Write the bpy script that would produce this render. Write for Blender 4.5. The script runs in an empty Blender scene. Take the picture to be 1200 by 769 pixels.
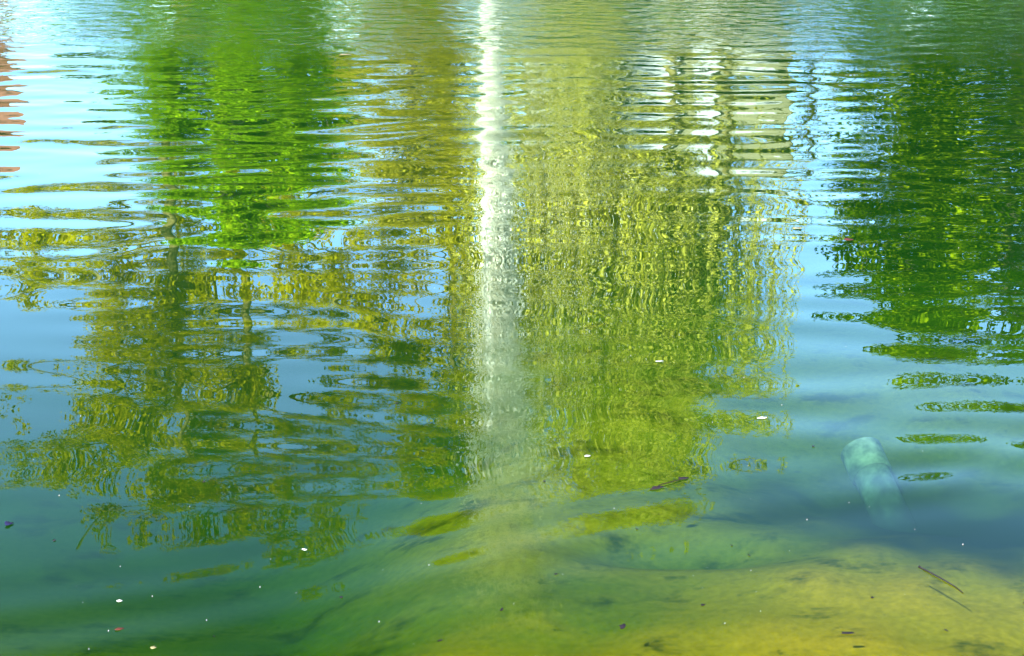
import bpy, math, random
import numpy as np
from mathutils import Vector, Matrix

# ------------------------------------------------------------------ camera, sky, sun, exposure
scene = bpy.context.scene
C = scene.collection
cam_d = bpy.data.cameras.new('camera'); cam = bpy.data.objects.new('camera', cam_d); C.objects.link(cam)
cam.location = (0, 0, 2.0)
cam.rotation_euler = (math.radians(90 - 19), 0, 0)
cam_d.sensor_width = 36; cam_d.lens = 36 * 1809 / 1200
cam_d.clip_start = 0.05; cam_d.clip_end = 3000
scene.camera = cam

SUN_EL, SUN_AZ = 40, -152            # azimuth clockwise from +Y
S = Vector((math.sin(math.radians(SUN_AZ)) * math.cos(math.radians(SUN_EL)),
            math.cos(math.radians(SUN_AZ)) * math.cos(math.radians(SUN_EL)),
            math.sin(math.radians(SUN_EL))))
world = bpy.data.worlds.new('World'); scene.world = world; world.use_nodes = True
wn = world.node_tree; bg = wn.nodes['Background']
sky = wn.nodes.new('ShaderNodeTexSky'); sky.sky_type = 'NISHITA'; sky.sun_disc = False
sky.sun_elevation = math.radians(SUN_EL); sky.sun_rotation = math.radians(SUN_AZ)
sky.air_density = 0.75; sky.dust_density = 0.0; sky.ozone_density = 3.0
wn.links.new(sky.outputs[0], bg.inputs[0]); bg.inputs[1].default_value = 0.122
sun_d = bpy.data.lights.new('sun', 'SUN'); sun = bpy.data.objects.new('sun', sun_d); C.objects.link(sun)
sun_d.energy = 5.0; sun_d.angle = math.radians(0.5); sun_d.color = (1.0, 0.95, 0.86)
sun.rotation_euler = (-S).to_track_quat('-Z', 'Y').to_euler()
vs = scene.view_settings
vs.view_transform = 'Standard'; vs.look = 'None'; vs.gamma = 1; vs.exposure = 3.5; vs.use_curve_mapping = False
scene.cycles.use_denoising = True
scene.cycles.max_bounces = 8; scene.cycles.transparent_max_bounces = 12
scene.cycles.caustics_reflective = False; scene.cycles.caustics_refractive = False

rng = np.random.default_rng(7); random.seed(7)

# ------------------------------------------------------------------ helpers
def tag(o, label=None, cat=None, group=None, kind=None):
    if label: o['label'] = label
    if cat: o['category'] = cat
    if group: o['group'] = group
    if kind: o['kind'] = kind
    return o
def empty(name, loc=(0, 0, 0), rz=0):
    o = bpy.data.objects.new(name, None); C.objects.link(o); o.location = loc; o.rotation_euler = (0, 0, rz)
    return o
def mesh_obj(name, verts, faces, mat=None, parent=None, smooth=False):
    me = bpy.data.meshes.new(name)
    verts = np.asarray(verts, dtype=np.float32).reshape(-1, 3)
    if isinstance(faces, np.ndarray):
        n = faces.shape[1]; m = len(faces)
        me.vertices.add(len(verts)); me.vertices.foreach_set('co', verts.ravel())
        me.loops.add(n * m); me.loops.foreach_set('vertex_index', faces.astype(np.int32).ravel())
        me.polygons.add(m)
        me.polygons.foreach_set('loop_start', np.arange(0, n * m, n, dtype=np.int32))
        me.polygons.foreach_set('loop_total', np.full(m, n, dtype=np.int32))
        me.update(calc_edges=True)
    else:
        me.from_pydata([tuple(map(float, v)) for v in verts], [], faces); me.update()
    if smooth: me.polygons.foreach_set('use_smooth', np.ones(len(me.polygons), dtype=bool))
    if mat: me.materials.append(mat)
    o = bpy.data.objects.new(name, me); C.objects.link(o)
    if parent: o.parent = parent
    return o
def box(x0, x1, y0, y1, z0, z1):
    v = [(x, y, z) for z in (z0, z1) for y in (y0, y1) for x in (x0, x1)]
    f = [(0, 2, 3, 1), (4, 5, 7, 6), (0, 1, 5, 4), (2, 6, 7, 3), (0, 4, 6, 2), (1, 3, 7, 5)]
    return v, f
def part_box(name, b, mat, parent): return mesh_obj(name, *box(*b), mat, parent)
class Tubes:
    """collects tapered bent tubes into one mesh"""
    def __init__(s): s.v, s.f, s.n = [], [], 0
    def add(s, pts, rad, sides=6):
        pts = np.asarray(pts, float); k = len(pts)
        tan = np.gradient(pts, axis=0); tan /= np.linalg.norm(tan, axis=1)[:, None] + 1e-9
        ref = np.array([0, 0, 1.0]) if abs(tan[0][2]) < 0.8 else np.array([1.0, 0, 0])
        a = np.cross(tan, ref); a /= np.linalg.norm(a, axis=1)[:, None] + 1e-9
        b = np.cross(tan, a)
        th = np.linspace(0, 2 * math.pi, sides, endpoint=False)
        rad = np.asarray(rad, float)
        ring = pts[:, None, :] + rad[:, None, None] * (np.cos(th)[None, :, None] * a[:, None, :] + np.sin(th)[None, :, None] * b[:, None, :])
        s.v.append(ring.reshape(-1, 3))
        i = np.arange(k - 1)[:, None] * sides; j = np.arange(sides)[None, :]; j2 = (j + 1) % sides
        q = np.stack([i + j, i + j2, i + sides + j2, i + sides + j], -1).reshape(-1, 4) + s.n
        s.f.append(q); s.n += k * sides
    def build(s, name, mat, parent=None):
        return mesh_obj(name, np.concatenate(s.v), np.concatenate(s.f), mat, parent, True)

# ------------------------------------------------------------------ materials
def new_mat(name):
    m = bpy.data.materials.new(name); m.use_nodes = True; nt = m.node_tree
    return m, nt, nt.nodes['Principled BSDF']
def N(nt, t, **kw):
    n = nt.nodes.new(t)
    for k, v in kw.items(): setattr(n, k, v)
    return n
def noise_ramp(nt, scale, stops, detail=4, coord='Object', rough=0.6, vec_scale=None, dist=0.0):
    tc = N(nt, 'ShaderNodeTexCoord'); no = N(nt, 'ShaderNodeTexNoise')
    no.inputs['Scale'].default_value = scale; no.inputs['Detail'].default_value = detail
    no.inputs['Roughness'].default_value = rough; no.inputs['Distortion'].default_value = dist
    src = tc.outputs[coord]
    if vec_scale:
        mp = N(nt, 'ShaderNodeMapping'); mp.inputs['Scale'].default_value = vec_scale
        nt.links.new(src, mp.inputs[0]); src = mp.outputs[0]
    nt.links.new(src, no.inputs['Vector'])
    r = N(nt, 'ShaderNodeValToRGB'); e = r.color_ramp.elements
    while len(e) < len(stops): e.new(0.5)
    for el, (p, c) in zip(e, stops): el.position = p; el.color = (*c, 1)
    nt.links.new(no.outputs[0], r.inputs[0])
    return r
def mat_solid(name, c1, c2, scale=3, rough=0.8, bump=0.0, bscale=30, vec_scale=None):
    m, nt, p = new_mat(name)
    r = noise_ramp(nt, scale, [(0.3, c1), (0.7, c2)], vec_scale=vec_scale)
    nt.links.new(r.outputs[0], p.inputs['Base Color']); p.inputs['Roughness'].default_value = rough
    if bump:
        tc = N(nt, 'ShaderNodeTexCoord'); no = N(nt, 'ShaderNodeTexNoise'); no.inputs['Scale'].default_value = bscale
        nt.links.new(tc.outputs['Object'], no.inputs['Vector'])
        b = N(nt, 'ShaderNodeBump'); b.inputs['Strength'].default_value = bump
        nt.links.new(no.outputs[0], b.inputs['Height']); nt.links.new(b.outputs[0], p.inputs['Normal'])
    return m
def mat_leaf(name, stops, scale=1.2, trans=0.35):
    m, nt, p = new_mat(name); nt.nodes.remove(p)
    r = noise_ramp(nt, scale, stops, detail=8, rough=0.75)
    d = N(nt, 'ShaderNodeBsdfDiffuse'); t = N(nt, 'ShaderNodeBsdfTranslucent'); mx = N(nt, 'ShaderNodeMixShader')
    mx.inputs[0].default_value = trans
    nt.links.new(r.outputs[0], d.inputs[0]); nt.links.new(r.outputs[0], t.inputs[0])
    nt.links.new(d.outputs[0], mx.inputs[1]); nt.links.new(t.outputs[0], mx.inputs[2])
    nt.links.new(mx.outputs[0], nt.nodes['Material Output'].inputs[0])
    return m
M = {}
M['bark'] = mat_solid('bark', (0.05, 0.035, 0.02), (0.14, 0.10, 0.06), 6, 0.9, 0.6, 20)
M['bark_olive'] = mat_solid('bark_olive', (0.09, 0.07, 0.012), (0.22, 0.17, 0.04), 5, 0.9, 0.6, 20)
M['bark_dark'] = mat_solid('bark_dark', (0.02, 0.014, 0.01), (0.06, 0.035, 0.025), 6, 0.9, 0.5, 20)
M['leaf_fresh'] = mat_leaf('leaf_fresh', [(0.34, (0.03, 0.06, 0.002)), (0.5, (0.15, 0.26, 0.003)), (0.66, (0.36, 0.42, 0.008))], 2.0, 0.3)
M['leaf_olive'] = mat_leaf('leaf_olive', [(0.3, (0.26, 0.22, 0.006)), (0.55, (0.46, 0.38, 0.012)), (0.75, (0.56, 0.46, 0.03))], 1.2, 0.45)
M['leaf_brown'] = mat_leaf('leaf_brown', [(0.3, (0.22, 0.17, 0.01)), (0.55, (0.38, 0.31, 0.03)), (0.75, (0.50, 0.43, 0.10))], 1.2, 0.45)
M['leaf_willow'] = mat_leaf('leaf_willow', [(0.3, (0.48, 0.43, 0.03)), (0.5, (0.58, 0.51, 0.07)), (0.72, (0.66, 0.59, 0.14))], 0.8, 0.45)
M['leaf_dark'] = mat_leaf('leaf_dark', [(0.45, (0.002, 0.005, 0.0002)), (0.52, (0.040, 0.070, 0.001)), (0.62, (0.22, 0.26, 0.003))], 1.3, 0.12)  # shaded gaps and sunlit flecks of the boughs are painted into the leaf colour
M['leaf_far'] = mat_leaf('leaf_far', [(0.3, (0.05, 0.09, 0.006)), (0.5, (0.10, 0.14, 0.008)), (0.72, (0.16, 0.18, 0.012))], 0.5)
M['leaf_shrub'] = mat_leaf('leaf_shrub', [(0.3, (0.008, 0.03, 0.012)), (0.5, (0.02, 0.06, 0.02)), (0.72, (0.04, 0.10, 0.03))], 1.0)
M['white_stone'] = mat_solid('white_stone', (0.36, 0.36, 0.35), (0.44, 0.44, 0.43), 2, 0.7)
M['cream'] = mat_solid('cream', (0.15, 0.14, 0.07), (0.21, 0.19, 0.10), 1.2, 0.85)
M['roof_grey'] = mat_solid('roof_grey', (0.13, 0.13, 0.13), (0.2, 0.19, 0.18), 2, 0.8)
M['brick'] = mat_solid('brick', (0.17, 0.045, 0.03), (0.25, 0.08, 0.05), 4, 0.85)
M['roof_red'] = mat_solid('roof_red', (0.15, 0.045, 0.03), (0.22, 0.075, 0.045), 3, 0.8)
M['frame_white'] = mat_solid('frame_white', (0.75, 0.75, 0.73), (0.8, 0.8, 0.78), 3, 0.5)
M['steel'] = mat_solid('steel', (0.12, 0.12, 0.12), (0.2, 0.2, 0.2), 8, 0.5)
m, nt, p = new_mat('pane'); p.inputs['Base Color'].default_value = (0.03, 0.04, 0.05, 1); p.inputs['Roughness'].default_value = 0.08; M['pane'] = m
m, nt, p = new_mat('foam_water'); nt.nodes.remove(p)
d = N(nt, 'ShaderNodeBsdfDiffuse'); t = N(nt, 'ShaderNodeBsdfTranslucent'); mx = N(nt, 'ShaderNodeMixShader')
for q in (d, t): q.inputs[0].default_value = (0.95, 0.90, 0.76, 1)
mx.inputs[0].default_value = 0.4
nt.links.new(d.outputs[0], mx.inputs[1]); nt.links.new(t.outputs[0], mx.inputs[2]); nt.links.new(mx.outputs[0], nt.nodes['Material Output'].inputs[0])
M['foam'] = m

# ------------------------------------------------------------------ pond bed and ground
def sstep(a, b, x):
    t = np.clip((x - a) / (b - a), 0, 1); return t * t * (3 - 2 * t)
_vr = np.random.default_rng(3)
_VN = [(_vr.uniform(-1, 1, 2), _vr.uniform(0, 6.28)) for _ in range(60)]
def vnoise(x, y, scale, k0=0, k=10):
    o = 0
    for (dv, ph) in _VN[k0:k0 + k]:
        dn = dv / (np.linalg.norm(dv) + 1e-6) * (0.6 + 0.8 * abs(dv[0]))
        o = o + np.sin((x * dn[0] + y * dn[1]) * scale * 6.28 + ph)
    return o / math.sqrt(k)
def bed_height(x, y):
    # the pond is a long oval; outside it the bank rises to the lawn
    r = np.sqrt(((x - 1) / 27.0) ** 2 + ((y - 16.4) / 15.4) ** 2)
    r = r + 0.012 * vnoise(x, y, 0.12, 20, 8)
    depth = 1.5 * sstep(1.0, 0.45, r)
    near = 0.12 + 0.38 * sstep(0.0, -1.25, x - 0.15 * (y - 3.4)) + 0.075 * np.clip(y - 3.4, 0, 12)
    near = near + 0.018 * vnoise(x, y, 0.7, 0, 8) + 0.008 * vnoise(x, y, 3.0, 8, 8)
    # scour hole around the pipe mouth
    hole = 0.16 * np.exp(-(((x - 1.40) / 0.75) ** 2 + ((y - 5.0) / 0.55) ** 2))
    hole = hole + 0.08 * np.exp(-(((x - 0.5) / 0.35) ** 2 + ((y - 4.35) / 0.12) ** 2))
    inside = np.minimum(depth, near + hole * sstep(1.0, 0.9, r))
    bank = 0.35 * sstep(1.0, 1.07, r) + 0.02 * vnoise(x, y, 0.5, 30, 6) * sstep(1.0, 1.05, r)
    return np.where(r < 1, -inside, bank) 
def grid_faces(nr, nc):
    i = np.arange(nr - 1)[:, None] * nc; j = np.arange(nc - 1)[None, :]
    return np.stack([i + j, i + j + 1, i + nc + j + 1, i + nc + j], -1).reshape(-1, 4)
gx = np.concatenate([np.linspace(-34, -6, 60), np.linspace(-5.9, 6, 240), np.linspace(6.2, 36, 62)])
gy = np.concatenate([np.linspace(-6, 2.4, 30), np.linspace(2.45, 8, 150), np.linspace(8.2, 40, 120)])
X, Y = np.meshgrid(gx, gy); Z = bed_height(X, Y)
m, nt, p = new_mat('pond_sediment')
r1 = noise_ramp(nt, 1.1, [(0.34, (0.046, 0.046, 0.003)), (0.48, (0.092, 0.064, 0.003)), (0.64, (0.13, 0.078, 0.004))], 8, vec_scale=(0.6, 1.3, 1))
r2 = noise_ramp(nt, 5.0, [(0.35, (0.16, 0.22, 0.35)), (0.47, (1, 1, 1))], 12, rough=0.72, vec_scale=(0.7, 1.1, 1))
r3 = noise_ramp(nt, 38, [(0.3, (0.55, 0.58, 0.6)), (0.7, (1.15, 1.12, 1.1))], 6, rough=0.75)
r4 = noise_ramp(nt, 14, [(0.30, (0.15, 0.2, 0.3)), (0.38, (1, 1, 1))], 10, rough=0.75, vec_scale=(0.8, 1.2, 1), dist=0.3)
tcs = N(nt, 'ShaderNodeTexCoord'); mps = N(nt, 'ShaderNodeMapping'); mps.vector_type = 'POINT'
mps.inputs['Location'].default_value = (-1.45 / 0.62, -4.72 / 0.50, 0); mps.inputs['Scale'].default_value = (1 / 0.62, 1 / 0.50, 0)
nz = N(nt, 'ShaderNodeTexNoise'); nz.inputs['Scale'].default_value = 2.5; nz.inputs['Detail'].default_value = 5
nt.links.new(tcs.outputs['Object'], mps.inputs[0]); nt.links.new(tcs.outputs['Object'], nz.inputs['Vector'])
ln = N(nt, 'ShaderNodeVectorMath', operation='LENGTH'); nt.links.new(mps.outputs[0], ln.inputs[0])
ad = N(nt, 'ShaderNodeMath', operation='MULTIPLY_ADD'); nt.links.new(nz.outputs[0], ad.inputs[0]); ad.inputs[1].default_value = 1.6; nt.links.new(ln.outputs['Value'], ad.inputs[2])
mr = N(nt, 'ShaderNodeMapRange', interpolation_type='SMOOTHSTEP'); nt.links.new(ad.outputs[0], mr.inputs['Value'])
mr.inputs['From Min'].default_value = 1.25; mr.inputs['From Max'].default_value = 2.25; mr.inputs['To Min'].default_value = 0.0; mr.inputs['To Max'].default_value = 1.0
silt = N(nt, 'ShaderNodeMixRGB'); silt.inputs[1].default_value = (0.002, 0.004, 0.012, 1)   # blue-black shade around the pipe, painted into the silt colour
prev = r1.outputs[0]
for r_ in (r2, r3, r4):
    mm = N(nt, 'ShaderNodeMixRGB', blend_type='MULTIPLY'); mm.inputs[0].default_value = 1
    nt.links.new(prev, mm.inputs[1]); nt.links.new(r_.outputs[0], mm.inputs[2]); prev = mm.outputs[0]
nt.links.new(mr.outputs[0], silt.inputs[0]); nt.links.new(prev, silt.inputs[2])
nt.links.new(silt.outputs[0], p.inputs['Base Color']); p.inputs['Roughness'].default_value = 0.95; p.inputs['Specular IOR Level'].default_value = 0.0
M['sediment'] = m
M['lawn'] = mat_solid('lawn', (0.025, 0.055, 0.006), (0.055, 0.095, 0.015), 1.5, 0.95, 0.5, 40)
M['lawn'].node_tree.nodes['Principled BSDF'].inputs['Specular IOR Level'].default_value = 0.0
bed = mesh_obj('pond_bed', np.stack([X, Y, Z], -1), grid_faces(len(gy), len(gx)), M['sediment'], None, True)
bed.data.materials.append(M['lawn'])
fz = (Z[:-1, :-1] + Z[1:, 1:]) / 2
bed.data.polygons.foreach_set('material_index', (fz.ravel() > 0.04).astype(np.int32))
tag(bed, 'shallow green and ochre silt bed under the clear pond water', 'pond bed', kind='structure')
# the lawn beyond, one ring sheet out to the horizon
def ring_sheet():
    x0, x1, y0, y1 = -33.6, 35.6, -5.6, 39.6; R = 1500; v = []; f = []; n = 64
    for lv in range(6):
        for k in range(n):
            a = 2 * math.pi * k / n; ca, sa = math.cos(a), math.sin(a)
            cx, cy, hx, hy = (x0 + x1) / 2, (y0 + y1) / 2, (x1 - x0) / 2, (y1 - y0) / 2
            s = 1 / max(abs(ca) / hx, abs(sa) / hy); t = (lv / 5) ** 3
            d = s * (1 - t) + R * t
            v.append((cx + ca * d, cy + sa * d, 0.30 + (0.05 if lv else 0.0)))
    for lv in range(5):
        for k in range(n):
            k2 = (k + 1) % n; f.append((lv * n + k, lv * n + n + k, lv * n + n + k2, lv * n + k2))
    return v, f
g = mesh_obj('ground', *ring_sheet(), M['lawn']); tag(g, 'mown green lawn around the pond', 'lawn', kind='structure')

# ------------------------------------------------------------------ water surface
ys = np.concatenate([np.linspace(-5, 2.2, 12)[:-1], np.geomspace(2.2, 20, 900), np.linspace(20.1, 36, 120)])
u = np.concatenate([-np.linspace(1, 0.0, 30)[:-1] ** 1.5 * 1.0 - 1, np.linspace(-1, 1, 460), 1 + np.linspace(0, 1, 30)[1:] ** 1.5])
W = 0.36 * np.clip(ys, 2.2, 20) + 0.25
UU = u[None, :]
WX = np.where(np.abs(UU) <= 1, UU * W[:, None], np.sign(UU) * (W[:, None] + (np.abs(UU) - 1) * (31 - W[:, None])))
WY = np.repeat(ys[:, None], len(u), 1)
def waves(x, y):
    r = np.random.default_rng(11); z = np.zeros_like(x)
    mid = sstep(5.0, 8.8, y); far = sstep(7.0, 11, y)
    patch = 1 + 0.45 * vnoise(x, y, 0.16, 40, 6)
    patch2 = 1 + 0.5 * vnoise(x, y, 0.3, 46, 6)
    # ring swell spreading from the fountain (crests bend round it)
    rd = np.sqrt((x + 0.3) ** 2 + (y - 20) ** 2)
    def group(n, l0, l1, spread, slope):
        o = 0
        for _ in range(n):
            lam = math.exp(r.uniform(math.log(l0), math.log(l1))); k = 2 * math.pi / lam
            a = math.radians(r.normal(0, spread)); ph = r.uniform(0, 6.28)
            o = o + slope * math.sqrt(2 / n) / k * np.sin(k * (x * math.sin(a) + y * math.cos(a)) + ph)
        return o
    near = sstep(3.75, 4.7, y)
    z += near * (1 - 0.75 * mid) * patch * group(10, 0.27, 0.46, 11, 0.0175)
    z += mid * patch * group(10, 0.32, 0.60, 12, 0.0165)
    z += mid * patch2 * group(14, 0.26, 0.42, 22, 0.0045)
    z += (0.15 + 0.85 * mid) * group(8, 0.9, 2.2, 35, 0.005)
    z += mid * group(10, 0.6, 1.1, 60, 0.004)
    # a short train of wavelets running along the near shore
    sh = y - (4.05 + 0.42 * x + 0.05 * np.sin(x * 3.1 + 0.6)); k = 2 * math.pi / 0.26
    z += 0.016 / k * np.exp(-((sh + 0.10) / 0.30) ** 2) * np.sin(k * sh + 0.5) * (1 + 0.35 * np.sin(x * 5.3 + 1.0))
    z += far * patch2 * group(10, 0.16, 0.26, 30, 0.008)
    return z
WZ = waves(WX, WY)
nr, nc = WX.shape
V = np.stack([WX, WY, WZ], -1).reshape(-1, 3); F = grid_faces(nr, nc)
# close the body of water below the bed so that the light is filtered by depth
edge = np.concatenate([np.arange(nc), np.arange(1, nr) * nc + nc - 1, (nr - 1) * nc + np.arange(nc - 2, -1, -1), np.arange(nr - 2, 0, -1) * nc])
low = V[edge].copy(); low[:, 2] = -2.6
b0 = len(V); ne = len(edge); k = np.arange(ne); k2 = (k + 1) % ne
side = np.stack([edge[k], b0 + k, b0 + k2, edge[k2]], -1)
cen = b0 + ne
Vall = np.concatenate([V, low, [[0, 16, -2.6]]])
bot = np.stack([b0 + k, np.full(ne, cen), b0 + k2], -1)
me = bpy.data.meshes.new('pond_water')
nv = len(Vall); q = np.concatenate([F, side])
me.vertices.add(nv); me.vertices.foreach_set('co', Vall.astype(np.float32).ravel())
loops = np.concatenate([q.ravel(), bot.ravel()]).astype(np.int32)
me.loops.add(len(loops)); me.loops.foreach_set('vertex_index', loops)
tot = np.concatenate([np.full(len(q), 4), np.full(len(bot), 3)]).astype(np.int32)
me.polygons.add(len(tot)); me.polygons.foreach_set('loop_start', np.concatenate([[0], np.cumsum(tot)[:-1]]).astype(np.int32))
me.polygons.foreach_set('loop_total', tot); me.update(calc_edges=True)
sm = np.zeros(len(tot), dtype=bool); sm[:len(F)] = True; me.polygons.foreach_set('use_smooth', sm)
water = bpy.data.objects.new('pond_water', me); C.objects.link(water)
tag(water, 'rippled pond water mirroring trees, fountain and sky', 'water', kind='structure')
m, nt, p = new_mat('pond_water'); nt.nodes.remove(p); out = nt.nodes['Material Output']
tc = N(nt, 'ShaderNodeTexCoord')
def wnoise(scale, vec, detail, dist=0.0):
    mp = N(nt, 'ShaderNodeMapping'); mp.inputs['Scale'].default_value = vec
    no = N(nt, 'ShaderNodeTexNoise'); no.inputs['Scale'].default_value = scale; no.inputs['Detail'].default_value = detail
    no.inputs['Distortion'].default_value = dist
    nt.links.new(tc.outputs['Object'], mp.inputs[0]); nt.links.new(mp.outputs[0], no.inputs['Vector']); return no
def math_n(op, a, b=None, c=None):
    n = N(nt, 'ShaderNodeMath', operation=op)
    for i, vv in enumerate((a, b, c)):
        if vv is None: continue
        if isinstance(vv, (int, float)): n.inputs[i].default_value = vv
        else: nt.links.new(vv, n.inputs[i])
    return n.outputs[0]
def ramp_n(src, a, b, lo=0.0, hi=1.0):
    n = N(nt, 'ShaderNodeMapRange', interpolation_type='SMOOTHSTEP')
    n.inputs['From Min'].default_value = a; n.inputs['From Max'].default_value = b
    n.inputs['To Min'].default_value = lo; n.inputs['To Max'].default_value = hi
    nt.links.new(src, n.inputs['Value']); return n.outputs[0]
sep = N(nt, 'ShaderNodeSeparateXYZ'); nt.links.new(tc.outputs['Object'], sep.inputs[0])
wob = wnoise(0.35, (0.6, 1, 1), 3)
ywob = math_n('ADD', sep.outputs[1], math_n('MULTIPLY', math_n('SUBTRACT', wob.outputs[0], 0.5), 5.0))
ruffle = ramp_n(ywob, 11.5, 14.0)              # wind-ruffled water near the fountain
midr = ramp_n(sep.outputs[1], 6.0, 10.0, 0.0, 1.0)
n1 = wnoise(5, (0.7, 1, 1), 0); n2 = wnoise(5.5, (0.75, 1, 1), 3)
h = math_n('ADD', math_n('MULTIPLY', math_n('MULTIPLY', n1.outputs[0], midr), 0.0006),
           math_n('MULTIPLY', math_n('MULTIPLY', n2.outputs[0], ruffle), 0.026))
bp = N(nt, 'ShaderNodeBump'); bp.inputs['Strength'].default_value = 1; bp.inputs['Distance'].default_value = 1.0
nt.links.new(h, bp.inputs['Height'])
fr = N(nt, 'ShaderNodeFresnel'); fr.inputs['IOR'].default_value = 1.34; nt.links.new(bp.outputs[0], fr.inputs['Normal'])
refl = math_n('MULTIPLY', math_n('MAXIMUM', math_n('SUBTRACT', fr.outputs[0], 0.0555), 0.0), 1.46)
refl = math_n('MINIMUM', refl, 0.26)
gl = N(nt, 'ShaderNodeBsdfGlossy'); gl.inputs['Roughness'].default_value = 0.0; gl.inputs['Color'].default_value = (0.78, 1.0, 0.92, 1); nt.links.new(bp.outputs[0], gl.inputs['Normal'])
tr = N(nt, 'ShaderNodeBsdfTransparent'); tr.inputs[0].default_value = (0.95, 0.98, 0.97, 1)
mx = N(nt, 'ShaderNodeMixShader')
nt.links.new(refl, mx.inputs[0]); nt.links.new(tr.outputs[0], mx.inputs[1]); nt.links.new(gl.outputs[0], mx.inputs[2])
nt.links.new(mx.outputs[0], out.inputs['Surface'])
vsx = N(nt, 'ShaderNodeVolumeScatter'); vsx.inputs['Color'].default_value = (0.25, 0.72, 0.14, 1); vsx.inputs['Density'].default_value = 0.10; vsx.inputs['Anisotropy'].default_value = 0.4
va = N(nt, 'ShaderNodeVolumeAbsorption'); va.inputs['Color'].default_value = (0.30, 0.66, 0.34, 1); va.inputs['Density'].default_value = 2.6
vadd = N(nt, 'ShaderNodeAddShader'); nt.links.new(va.outputs[0], vadd.inputs[0]); nt.links.new(vsx.outputs[0], vadd.inputs[1]); nt.links.new(vadd.outputs[0], out.inputs['Volume'])
me.materials.append(m)

# ------------------------------------------------------------------ trees
def leaf_cloud(centers, n, size, jit, rs, flat=0.0):
    """small quads scattered around clump centres; centers is (k,4): x, y, z, radius"""
    c = np.asarray(centers, float); w = c[:, 3] ** 2; idx = rs.choice(len(c), n, p=w / w.sum())
    d = rs.normal(0, 1, (n, 3)); d /= np.linalg.norm(d, axis=1)[:, None]
    rad = rs.uniform(0, 1, n) ** 0.45
    P = c[idx, :3] + d * (rad * c[idx, 3])[:, None] * np.array([1, 1, 0.75])
    a = rs.normal(0, 1, (n, 3)); a /= np.linalg.norm(a, axis=1)[:, None]
    b = rs.normal(0, 1, (n, 3)); b[:, 2] *= 1 - flat; b -= (a * b).sum(1)[:, None] * a; b /= np.linalg.norm(b, axis=1)[:, None]
    s = size * rs.uniform(1 - jit, 1 + jit, n)[:, None]
    q = np.stack([P - a * s, P + b * s * 0.55, P + a * s, P - b * s * 0.55], 1)
    return q.reshape(-1, 3), np.arange(4 * n).reshape(-1, 4)
def bend(p0, p1, k, amp, rs):
    t = np.linspace(0, 1, k)[:, None]; p = np.asarray(p0) * (1 - t) + np.asarray(p1) * t
    off = rs.normal(0, amp, (k, 3)); off[0] = 0; off[-1] = 0
    return p + off * np.sin(np.pi * t)
def tree(name, label, x, y, height, crown_lo, half_w, half_d, trunk_r, n_leaf, leaf, mat, bark, seed, clump=0.9, n_clump=60,
         shape='round', fill=1.0, group=None, z0=0.33):
    rs = np.random.default_rng(seed); root = empty(name, (x, y, z0)); tag(root, label, 'tree', group)
    cs = []
    H = height - z0; lo = crown_lo
    while len(cs) < n_clump:
        t = rs.uniform(0, 1); 
        if shape == 'cone': prof = (1 - t) ** 0.8 * 0.95 + 0.06
        elif shape == 'block': prof = 1.0 if t < 0.86 else 0.9
        elif shape == 'column': prof = math.sin(math.pi * min(1, 0.12 + 0.86 * t)) ** 0.5
        else: prof = math.sqrt(max(0.02, 1 - (2 * t - 0.9) ** 2 / 1.25))
        a = rs.uniform(0, 2 * math.pi); rr = prof * rs.uniform(0.25, 1.0) ** 0.6
        cr = clump * rs.uniform(0.55, 1.25)
        cs.append((rr * math.cos(a) * max(0.1, half_w - cr * 0.6), rr * math.sin(a) * max(0.1, half_d - cr * 0.6), lo + t * (H - lo - cr * 0.5), cr))
    cs = np.array(cs)
    tb = Tubes()
    top = np.array([rs.normal(0, 0.15), rs.normal(0, 0.15), lo + (H - lo) * 0.8])
    tp = bend((0, 0, -0.3), top, 9, 0.10, rs); tb.add(tp, np.linspace(trunk_r, trunk_r * 0.18, 9) * (1 + 0.5 * np.exp(-np.linspace(0, 9, 9))), 9)
    for c in cs:
        s = np.clip((c[2] - rs.uniform(0.6, 2.2)) / top[2], 0.15, 0.92); k = s * 8; i = int(k); f = k - i
        p0 = tp[i] * (1 - f) + tp[min(8, i + 1)] * f; r0 = trunk_r * (1 - 0.8 * s) * 0.42
        tb.add(bend(p0, c[:3], 6, 0.12, rs), np.linspace(r0, 0.012, 6), 5)
        for _ in range(3):
            e = c[:3] + rs.normal(0, 0.5, 3) * c[3]
            tb.add(bend(c[:3], e, 3, 0.03, rs), np.linspace(0.014, 0.006, 3), 4)
    tb.build('trunk', bark, root)
    v, fc = leaf_cloud(cs, int(n_leaf * fill), leaf, 0.35, rs); mesh_obj('crown', v, fc, mat, root)
    return root
tree('maple_tree', 'round bright green leafy tree on the far lawn', -6.5, 37, 8.6, 0.8, 3.45, 2.6, 0.22, 74000, 0.066, M['leaf_fresh'], M['bark'], 1, 0.85, 115)

# a row of trees far beyond the lawn
far = [tree('far_tree', 'distant green tree in the row beyond the lawn', -30, 78, 11.5, 0.8, 4.2, 3.5, 0.25, 7000, 0.22, M['leaf_far'], M['bark'], 31, 1.2, 40, group='distant trees beyond the lawn')]
rs_ = np.random.default_rng(5)
for k in range(1, 14):
    o = far[0].copy(); C.objects.link(o); o.location = (-33 + k * 5.6 + rs_.normal(0, 0.8), 78 + rs_.normal(0, 4), 0.33); o.rotation_euler = (0, 0, rs_.uniform(0, 6))
    o.scale = (1, 1, rs_.uniform(0.8, 1.15))
    for ch in far[0].children:
        c = ch.copy(); C.objects.link(c); c.parent = o

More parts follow.
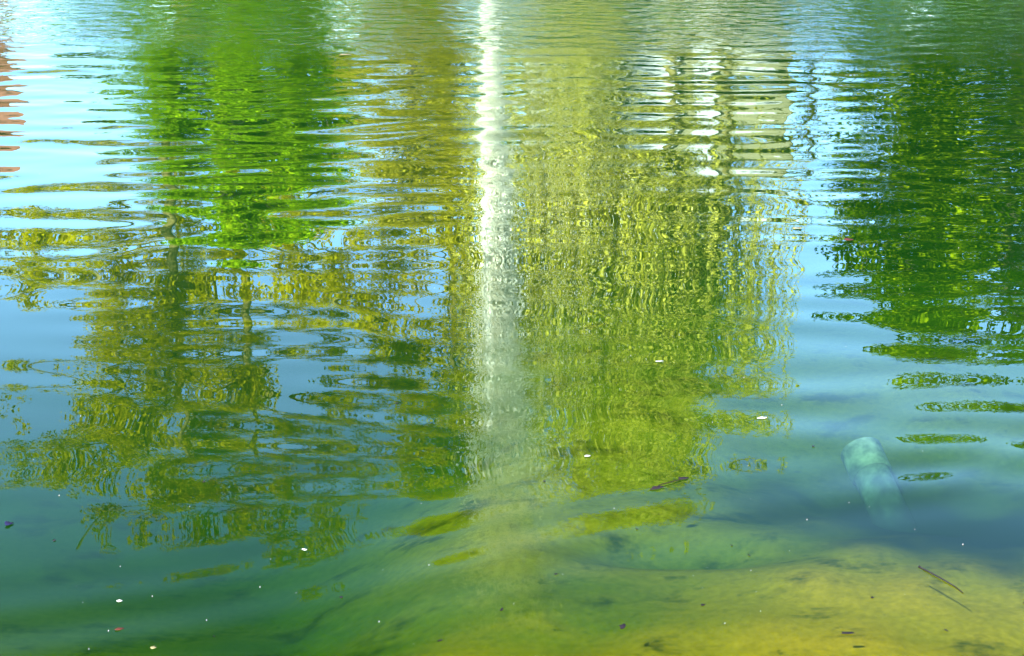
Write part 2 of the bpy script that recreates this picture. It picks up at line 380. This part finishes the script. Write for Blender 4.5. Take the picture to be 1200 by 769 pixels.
def branching_tree(name, label, x, y, height, half_w, seed, mat, bark, leaf_n, leaf, clear, n1=14, n2=7, n3=6):
    rs = np.random.default_rng(seed); root = empty(name, (x, y, 0.33)); tag(root, label, 'tree')
    tb = Tubes(); tips = []
    H = height - 0.33
    stems = []
    for sx in (-0.55, 0.85):                       # the trunk forks into two leaders
        tp = bend((0, 0, -0.3), (sx * 1.4, rs.normal(0, 0.5), H * 0.86), 10, 0.16, rs)
        tp[:, 0] += np.sin(np.linspace(0, math.pi, 10)) * sx * 0.5
        tb.add(tp, np.linspace(0.30, 0.05, 10), 8); stems.append(tp)
    for st in stems:
        for i in range(n1):
            s = clear + (1 - clear) * (i + rs.uniform(0, 1)) / n1; k = min(8.99, s * 9); j = int(k)
            p0 = st[j] * (1 - k + j) + st[j + 1] * (k - j)
            a = rs.uniform(0, 2 * math.pi); L = half_w * (1.0 - 0.3 * (s - clear) / (1 - clear)) * rs.uniform(0.5, 1.05)
            p1 = p0 + np.array([math.cos(a) * L, math.sin(a) * L * 0.7, rs.uniform(0.12, 0.55) * L])
            p1[2] = min(p1[2], H * rs.uniform(0.93, 1.0))
            b1 = bend(p0, p1, 8, 0.16, rs); tb.add(b1, np.linspace(0.11 * (1.2 - s), 0.02, 8), 6)
            for _ in range(n2):
                q = rs.uniform(0.25, 1); jj = min(6, int(q * 7)); q0 = b1[jj]
                dv = (p1 - p0) / L + rs.normal(0, 0.6, 3); dv /= np.linalg.norm(dv)
                q1 = q0 + dv * rs.uniform(0.7, 1.7); q1[2] = min(q1[2], H)
                b2 = bend(q0, q1, 5, 0.08, rs); tb.add(b2, np.linspace(0.026, 0.009, 5), 4); tips.append((*q1, rs.uniform(0.25, 0.6)))
                for _ in range(n3):
                    r0 = b2[rs.integers(1, 5)]; r1 = r0 + rs.normal(0, 0.33, 3); tb.add(bend(r0, r1, 3, 0.03, rs), [0.011, 0.008, 0.005], 3)
                    tips.append((*r1, rs.uniform(0.15, 0.42)))
    tb.build('trunk', bark, root)
    v, fc = leaf_cloud(tips, leaf_n, leaf, 0.4, rs); mesh_obj('crown', v, fc, mat, root)
    return root
branching_tree('forked_tree', 'tall forked tree with sparse yellow olive spring leaves behind the bright green tree', -8.8, 42, 19.4, 9.8, 5, M['leaf_olive'], M['bark_olive'], 120000, 0.050, 0.46, 18, 8, 6)
tree('copper_tree', 'small brownish tree between the bright green tree and the fountain', -2.2, 35, 7.8, 0.4, 1.95, 1.4, 0.13, 24000, 0.048, M['leaf_brown'], M['bark'], 3, 0.6, 75)
tree('slender_tree', 'tall slender olive green tree standing behind the fountain jet', -1.75, 39.5, 17.6, 3.0, 2.3, 1.8, 0.22, 42000, 0.055, M['leaf_olive'], M['bark_olive'], 4, 0.75, 110, 'column')
tree('evergreen_tree', 'broad dark evergreen tree with deep shade between its boughs', 12.0, 36, 11.3, 0.2, 4.9, 3.6, 0.28, 96000, 0.075, M['leaf_dark'], M['bark_dark'], 6, 0.9, 240, 'block')
tree('bare_shrub_tree', 'thin half bare olive brown tree beside the pale house', 8.0, 41, 9.2, 1.5, 1.35, 1.2, 0.10, 2600, 0.07, M['leaf_brown'], M['bark_olive'], 8, 0.45, 45)

def willow(x, y, height, half_w, seed):
    rs = np.random.default_rng(seed); root = empty('willow_tree', (x, y, 0.33)); tag(root, 'pale yellow green weeping willow with long hanging strands beside the fountain', 'tree')
    tb = Tubes(); P = []; H = height - 0.33
    stems = []
    for (bx_, tx_, r_) in ((-0.3, -1.1, 0.24), (0.75, 1.05, 0.13), (1.5, 1.95, 0.12)):
        st_ = bend((bx_, 0, -0.3), (tx_, rs.normal(0, 0.3), H * 0.66), 7, 0.12, rs); st_[:, 0] += np.sin(np.linspace(0, math.pi, 7)) * tx_ * 0.35
        tb.add(st_, np.linspace(r_, r_ * 0.4, 7), 9); stems.append(st_)
    for i in range(26):
        tp = stems[i % 3]; a = rs.uniform(0, 6.28); s = rs.uniform(0.45, 1); j = s * 6; jj = min(5, int(j)); p0 = tp[jj] * (1 - j + jj) + tp[jj + 1] * (j - jj)
        R = half_w * rs.uniform(0.2, 1.0); zt = H * (0.99 - 0.28 * (R / half_w) ** 2) * rs.uniform(0.9, 1.0)
        t = np.linspace(0, 1, 8)[:, None]
        end = np.array([math.cos(a) * R, math.sin(a) * R * 0.8, zt])
        b1 = p0 * (1 - t) + end * t; b1[:, 2] += (np.sin(t[:, 0] * math.pi) * 0.8); b1[1:-1] += rs.normal(0, 0.12, (6, 3))
        tb.add(b1, np.linspace(0.10, 0.025, 8), 6)
        for _ in range(62):
            q0 = b1[rs.integers(3, 8)] + rs.normal(0, 0.35, 3) * [1, 1, 0.6]
            L = rs.uniform(0.35, 0.9) * q0[2]
            if q0[0] > -0.55: L = max(0.6, min(L, q0[2] - rs.uniform(4.4, 8.0)))
            k = max(6, int(L / 0.085))
            tt = np.linspace(0, 1, k); out_ = rs.normal(0, 0.35, 2)
            px = q0[0] + out_[0] * np.sin(tt * 1.5) + 0.05 * np.sin(tt * 9 + rs.uniform(0, 6)); py = q0[1] + out_[1] * np.sin(tt * 1.5); pz = q0[2] + 0.15 * np.sin(tt * 3.1) - L * tt ** 1.1
            P.append(np.stack([px, py, pz], 1))
            tb.add(P[-1][::max(1, k // 6)], np.full(len(P[-1][::max(1, k // 6)]), 0.006), 3)
    tb.build('trunk', M['bark_olive'], root)
    P = np.concatenate(P); n = len(P); P = P + rs.normal(0, 0.04, P.shape)
    a = rs.normal(0, 0.5, (n, 3)); a[:, 2] -= 1.0; a /= np.linalg.norm(a, axis=1)[:, None]
    b = rs.normal(0, 1, (n, 3)); b -= (a * b).sum(1)[:, None] * a; b /= np.linalg.norm(b, axis=1)[:, None]
    s = 0.062 * rs.uniform(0.6, 1.4, n)[:, None]
    q = np.stack([P, P + a * s + b * s * 0.5, P + 2 * a * s, P + a * s - b * s * 0.5], 1)
    mesh_obj('crown', q.reshape(-1, 3), np.arange(4 * n).reshape(-1, 4), M['leaf_willow'], root)
willow(2.7, 36, 17.0, 4.35, 12)

# ------------------------------------------------------------------ pale house with white pilasters
def window(parent, x0, x1, yf, z0, z1):
    w = mesh_obj('window', *box(x0, x1, yf - 0.02, yf + 0.05, z0, z1), M['frame_white'], parent)
    nx = 2; mid_z = (z0 + z1) / 2
    for i in range(nx):
        for (a, b) in ((z0 + 0.06, mid_z - 0.03), (mid_z + 0.03, z1 - 0.06)):
            xa = x0 + 0.06 + i * (x1 - x0 - 0.06) / nx; xb = x0 + (i + 1) * (x1 - x0 - 0.06) / nx
            mesh_obj('pane', *box(xa, xb, yf - 0.032, yf - 0.024, a, b), M['pane'], w)
hs = empty('pale_house', (-0.2, 48, 0.35)); tag(hs, 'cream house with tall white pilasters behind the willow', 'house')
part_box('wall', (0.6, 8.9, 0, 7, -0.3, 8.6), M['cream'], hs)
for (a, b) in ((0.7, 1.3), (3.75, 5.35), (5.85, 6.55)):
    part_box('pilaster', (a, b, -0.35, -0.004, -0.3, 8.7), M['white_stone'], hs)
part_box('balcony', (7.1, 8.35, -0.9, -0.004, 4.7, 5.9), M['white_stone'], hs)
part_box('cornice', (0.3, 9.2, -0.6, 7.3, 8.72, 9.1), M['white_stone'], hs)
rf = mesh_obj('roof', [(0.2, -0.7, 9.104), (9.3, -0.7, 9.104), (9.3, 7.4, 9.104), (0.2, 7.4, 9.104), (3.2, 3.3, 10.4), (6.4, 3.3, 10.4)],
              [(0, 1, 5, 4), (1, 2, 5), (2, 3, 4, 5), (3, 0, 4), (3, 2, 1, 0)], M['roof_grey'], hs)
for z in (0.9, 4.6):
    for (a, b) in ((1.6, 2.5), (2.75, 3.55)): window(hs, a, b, -0.03, z, z + 2.2)
dr = part_box('door', (5.42, 5.8, -0.05, -0.004, -0.05, 2.4), M['bark_dark'], hs)

for k, (sx, sh, lb) in enumerate([(1.9, 4.6, 'dark shrub against the willow side of the pale house'), (4.3, 4.9, 'tall dark shrub under the widest white pilaster'),
                                  (6.5, 4.8, 'dark shrub in front of the narrow white pilaster'), (8.6, 4.7, 'dark shrub at the corner of the pale house by its balcony')]):
    tree('shrub', lb, sx, 45.5, sh, 0.1, 1.75, 1.0, 0.07, 5000, 0.09, M['leaf_shrub'], M['bark_dark'], 50 + k, 0.6, 34, 'column', group='shrubs in front of the pale house')['category'] = 'shrub'
# brick house at the far left
bh = empty('brick_house', (-17.8, 44, 0.35), 0.4); tag(bh, 'red brick house with a red roof at the edge of the far lawn', 'house')
part_box('wall', (-4, 3.3, 0, 7, -0.3, 5.4), M['brick'], bh)
mesh_obj('roof', [(-4.4, -0.5, 5.404), (3.7, -0.5, 5.404), (3.7, 7.5, 5.404), (-4.4, 7.5, 5.404), (-4.4, 3.5, 8.0), (3.7, 3.5, 8.0)],
         [(0, 1, 5, 4), (2, 3, 4, 5), (1, 2, 5), (3, 0, 4), (3, 2, 1, 0)], M['roof_red'], bh)
for z in (0.8, 3.2):
    for a in (-3.2, -1.0, 1.4): window(bh, a, a + 1.1, -0.03, z, z + 1.5)
part_box('door', (0.2, 1.1, -0.05, -0.004, -0.28, 1.9), M['bark_dark'], bh)
part_box('chimney', (-2.2, -1.5, 3.0, 3.8, 6.6, 9.0), M['brick'], bh)

# ------------------------------------------------------------------ fountain
FX, FY = -0.29, 20.0
fo = empty('fountain', (FX, FY, 0)); tag(fo, 'tall white fountain jet rising from the middle of the pond', 'fountain')
def lathe(prof, n=20):
    v = []; f = []
    for (r, z) in prof:
        for k in range(n): v.append((r * math.cos(2 * math.pi * k / n), r * math.sin(2 * math.pi * k / n), z))
    for i in range(len(prof) - 1):
        for k in range(n): f.append((i * n + k, i * n + (k + 1) % n, (i + 1) * n + (k + 1) % n, (i + 1) * n + k))
    return v, f
mesh_obj('float_ring', *lathe([(0.45, -0.12), (0.62, -0.1), (0.66, 0.02), (0.6, 0.1), (0.45, 0.1), (0.42, 0.0), (0.45, -0.12)]), M['steel'], fo, True)
mesh_obj('nozzle', *lathe([(0.0, -0.2), (0.2, -0.2), (0.2, 0.05), (0.1, 0.12), (0.07, 0.3), (0.05, 0.3), (0.0, 0.25)]), M['steel'], fo, True)
prof = []
rs = np.random.default_rng(21)
for z in np.linspace(0.28, 6.6, 80): prof.append((max(0.01, (0.07 + 0.012 * z) * (1 - (z / 6.9) ** 3) + rs.normal(0, 0.015)), z))
prof.append((0.0, 6.7))
mesh_obj('water_jet', *lathe(prof, 12), M['foam'], fo, True)
def droplets(n, fn, size, rs):
    P = fn(n, rs); s = size * rs.uniform(0.5, 1.6, (n, 1)); e = np.array([[1, 0, -0.9], [-0.6, 0.95, -0.9], [-0.6, -0.95, -0.9], [0, 0, 1.9]])
    v = (P[:, None, :] + e[None] * s[:, :, None]).reshape(-1, 3)
    t = np.array([[0, 1, 3], [1, 2, 3], [2, 0, 3], [0, 2, 1]])
    return v, (np.arange(n)[:, None, None] * 4 + t[None]).reshape(-1, 3)
def column_spray(n, rs):
    nc = 460; cz = 12.5 * (1 - np.sqrt(1 - rs.uniform(0, 1, nc))); sg = 0.03 + 0.008 * cz + 0.0026 * cz ** 2
    c = np.stack([rs.normal(0, 1, nc) * sg + 0.012 * cz ** 1.5, rs.normal(0, 1, nc) * sg, cz + 0.2], 1)
    k = rs.integers(0, nc, n); w = (0.02 + 0.014 * cz)[k][:, None]
    return np.maximum(c[k] + rs.normal(0, 1, (n, 3)) * w * np.array([1, 1, 3.2]), [-9, -9, 0.02])
def drift_spray(n, rs):
    z = 8.2 * rs.uniform(0, 1, n) ** 1.1; w = np.abs(rs.normal(0, 1, n)) * (8.6 - z) * 0.22
    return np.stack([w + rs.normal(0, 0.35, n) + 0.1, rs.normal(0, 0.6, n), z], 1)
tag(mesh_obj('spray', *droplets(52000, column_spray, 0.011, rs), M['foam'], fo), kind='stuff')
tag(mesh_obj('drifting_spray', *droplets(26000, drift_spray, 0.0042, rs), M['foam'], fo), kind='stuff')

# ------------------------------------------------------------------ submerged pipe
pp = empty('drain_pipe', (1.24, 5.05, -0.20)); tag(pp, 'pale drain pipe lying on the pond bed in a blue scour hole', 'pipe')
d_ = Vector((1.36, 4.50, -0.48)) - Vector((1.24, 5.05, -0.20)); pp.rotation_euler = (-d_).to_track_quat('Z', 'X').to_euler()
M['pipe'] = mat_solid('pipe_concrete', (0.016, 0.028, 0.022), (0.085, 0.11, 0.095), 22, 0.9, 0.3, 60)
M['pipe'].node_tree.nodes['Principled BSDF'].inputs['Specular IOR Level'].default_value = 0.0
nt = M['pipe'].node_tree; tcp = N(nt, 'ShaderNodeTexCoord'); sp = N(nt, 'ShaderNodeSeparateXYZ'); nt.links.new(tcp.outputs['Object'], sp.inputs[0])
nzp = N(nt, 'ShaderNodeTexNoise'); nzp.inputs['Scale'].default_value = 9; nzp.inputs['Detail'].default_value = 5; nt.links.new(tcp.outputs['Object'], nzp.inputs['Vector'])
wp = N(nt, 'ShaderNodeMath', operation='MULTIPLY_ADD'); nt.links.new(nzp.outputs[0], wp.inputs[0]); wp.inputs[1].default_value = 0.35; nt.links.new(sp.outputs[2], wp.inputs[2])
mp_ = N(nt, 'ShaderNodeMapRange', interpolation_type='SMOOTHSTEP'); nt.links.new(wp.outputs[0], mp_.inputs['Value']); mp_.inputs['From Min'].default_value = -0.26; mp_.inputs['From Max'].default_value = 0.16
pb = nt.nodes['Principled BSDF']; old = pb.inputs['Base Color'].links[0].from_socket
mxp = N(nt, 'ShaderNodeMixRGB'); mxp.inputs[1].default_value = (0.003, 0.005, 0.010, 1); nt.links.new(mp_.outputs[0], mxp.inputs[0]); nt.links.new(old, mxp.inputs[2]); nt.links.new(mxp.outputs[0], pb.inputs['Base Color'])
L = d_.length
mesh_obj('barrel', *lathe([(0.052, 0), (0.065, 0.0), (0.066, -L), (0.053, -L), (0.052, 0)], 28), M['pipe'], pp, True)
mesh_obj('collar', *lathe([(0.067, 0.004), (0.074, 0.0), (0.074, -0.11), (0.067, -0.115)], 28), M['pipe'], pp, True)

# ------------------------------------------------------------------ floating leaves, twigs and specks
def wz(x, y): return float(waves(np.array([[x]]), np.array([[y]]))[0, 0])
def leaf_mesh(name, L, Wd, mat, lobes=0, curl=0.25):
    n = 14; v = [(0, 0, 0)]; f = []
    for k in range(n):
        a = 2 * math.pi * k / n; r = 1.0
        r = float(rng.uniform(0.62, 1.15))
        if lobes: r = 0.62 + 0.38 * abs(math.cos(a * lobes / 2))
        x = math.cos(a) * L / 2 * r; y = math.sin(a) * Wd / 2 * r * (1 - 0.25 * math.cos(a))
        v.append((x, y, curl * (abs(y) + 0.4 * x * x / L)))
    for k in range(n): f.append((0, 1 + k, 1 + (k + 1) % n))
    o = mesh_obj(name, v, f, mat, None, True)
    sd = o.modifiers.new('thickness', 'SOLIDIFY'); sd.thickness = 0.0006
    return o
M['dead_leaf'] = mat_solid('dead_leaf', (0.0015, 0.0015, 0.003), (0.007, 0.005, 0.006), 60, 0.95)
M['blue_leaf'] = mat_solid('blue_leaf', (0.001, 0.001, 0.008), (0.002, 0.002, 0.02), 60, 0.95)
M['red_leaf'] = mat_solid('red_leaf', (0.014, 0.003, 0.002), (0.035, 0.008, 0.004), 60, 0.95)
M['pale_leaf'] = mat_solid('pale_leaf', (0.05, 0.045, 0.02), (0.10, 0.09, 0.04), 60, 0.9)
for k_ in ('dead_leaf', 'blue_leaf', 'red_leaf', 'pale_leaf'):
    M[k_].node_tree.nodes['Principled BSDF'].inputs['Specular IOR Level'].default_value = 0.1
M['petal'] = mat_solid('petal', (0.12, 0.12, 0.11), (0.28, 0.27, 0.25), 60, 0.8)
def float_leaf(x, y, L, Wd, mat, rz, label, tilt=0.0, lobes=0, name='floating_leaf', group='leaves floating on the pond', cat='leaf'):
    o = leaf_mesh(name, L, Wd, mat, lobes); o.location = (x, y, wz(x, y) + 0.002); o.rotation_euler = (tilt, 0, rz)
    tag(o, label, cat, group)
float_leaf(0.282, 3.469, 0.026, 0.016, M['dead_leaf'], 0.9, 'small black dead leaf floating over green silt, its tip tilted up', 0.35)
float_leaf(0.847, 3.435, 0.040, 0.012, M['dead_leaf'], 0.05, 'narrow black dead leaf lying flat above the yellow silt', 0.0)
float_leaf(-0.027, 3.556, 0.020, 0.009, M['dead_leaf'], 1.2, 'tiny curled dark brown leaf under the end of the white reflection', 0.3)
float_leaf(-1.462, 4.054, 0.028, 0.030, M['blue_leaf'], 0.4, 'round dark blue leaf floating beside the olive tree reflection', 0.0, 3)
float_leaf(1.606, 7.088, 0.050, 0.050, M['red_leaf'], 0.6, 'rusty red lobed leaf at the edge of the evergreen reflection', 0.0, 5)
float_leaf(1.40, 7.30, 0.05, 0.03, M['pale_leaf'], 0.2, 'pale green leaf floating just behind the rusty red leaf', 0.0)
float_leaf(-0.997, 3.456, 0.024, 0.012, M['red_leaf'], 0.2, 'small wine red leaf shred floating over dark silt', 0.2)
float_leaf(-0.89, 3.365, 0.016, 0.012, M['pale_leaf'], 0.5, 'tiny tan leaf floating past the wine red leaf shred', 0.1)
float_leaf(1.345, 3.59, 0.014, 0.010, M['dead_leaf'], 0.2, 'tiny black leaf speck floating past the dark twig', 0.1)
float_leaf(0.445, 4.300, 0.055, 0.018, M['dead_leaf'], 0.5, 'dark shrivelled leaf at the broad end of the red brown sprig', 0.1)
float_leaf(0.530, 4.368, 0.040, 0.016, M['dead_leaf'], 0.35, 'dark folded leaf at the far end of the red brown sprig', 0.1)
float_leaf(0.851, 4.867, 0.034, 0.018, M['petal'], 0.2, 'white petal floating in the olive reflection of the willow', 0.1, name='floating_petal', group='petals on the pond', cat='petal')
float_leaf(0.241, 4.544, 0.022, 0.010, M['petal'], 0.1, 'small white petal right of the fountain reflection', 0.1, name='floating_petal', group='petals on the pond', cat='petal')
float_leaf(0.549, 5.421, 0.034, 0.008, M['petal'], 0.05, 'long narrow cream petal in the willow reflection', 0.05, name='floating_petal', group='petals on the pond', cat='petal')
float_leaf(-0.582, 3.893, 0.020, 0.007, M['petal'], -0.3, 'white petal sliver alone over the teal silt', 0.1, name='floating_petal', group='petals on the pond', cat='petal')
float_leaf(-1.03, 3.60, 0.016, 0.010, M['petal'], 0.3, 'white petal near the wine red leaf shred', 0.1, name='floating_petal', group='petals on the pond', cat='petal')
float_leaf(-1.36, 12.65, 0.12, 0.05, M['pale_leaf'], 0.1, 'tan leaf on the far water beside the green reflection', 0.0)
for (x_, y_) in [(-1.30, 3.95), (-0.75, 3.42), (-0.45, 3.62), (-0.18, 3.40), (0.12, 3.75), (0.50, 3.58), (0.62, 3.92), (0.66, 3.86), (0.95, 3.62), (1.10, 3.45), (0.36, 4.02), (-0.95, 4.35), (0.98, 4.62), (1.22, 5.9), (0.1, 4.35), (-0.4, 5.0)]:
    float_leaf(x_, y_, float(rng.uniform(0.008, 0.017)), float(rng.uniform(0.004, 0.009)), M['dead_leaf'], float(rng.uniform(0, 3)), 'tiny dark leaf fragment adrift on the calm near water', 0.15, name='leaf_fragment', group='leaf fragments adrift on the near water')
def twig(name, label, pts, rad, mat, cat='twig'):
    o = empty(name, pts[0]); tag(o, label, cat, 'twigs floating on the pond')
    tb = Tubes(); p = np.array(pts, float) - np.array(pts[0]); tb.add(p, np.linspace(rad, rad * 0.7, len(p)), 7)
    st = tb.build('stem', mat, o); kb = Tubes(); kb.add([p[0], p[0] + (p[0] - p[1]) * 0.05 + [0, 0, 0.001], p[0] + (p[0] - p[1]) * 0.14], [rad * 1.5, rad * 1.7, rad * 0.3], 7); kb.build('bud', mat, o)
z0 = wz(1.15, 3.72) + 0.001
twig('floating_twig', 'thin dark curved twig floating over yellow silt', [(1.119, 3.791, z0), (1.14, 3.755, z0 + 0.002), (1.166, 3.712, z0 + 0.002), (1.185, 3.68, z0 + 0.001), (1.197, 3.647, z0)], 0.0022, M['dead_leaf'])
M['sprig'] = mat_solid('sprig', (0.004, 0.002, 0.002), (0.010, 0.005, 0.004), 60, 0.95); M['sprig'].node_tree.nodes['Principled BSDF'].inputs['Specular IOR Level'].default_value = 0.1
z0 = wz(0.48, 4.34) + 0.002
twig('floating_sprig', 'red brown leaf sprig floating beside the willow reflection', [(0.425, 4.29, z0), (0.46, 4.32, z0 + 0.003), (0.50, 4.345, z0 + 0.002), (0.535, 4.37, z0)], 0.0016, M['sprig'])
# seed fluff too small to pick apart
def fluff(n, rs):
    y = rs.uniform(3.3, 15, n); y = 3.3 + (y - 3.3) * rs.uniform(0, 1, n); x = rs.uniform(-0.34, 0.34, n) * y
    z = waves(x[None], y[None])[0]
    return np.stack([x, y, z + 0.002], 1)
v, f = droplets(120, fluff, 0.0011, rs); tag(mesh_obj('seed_fluff', v, f, M['petal']), 'tiny white seed specks scattered over the pond surface', 'seed fluff', kind='stuff')
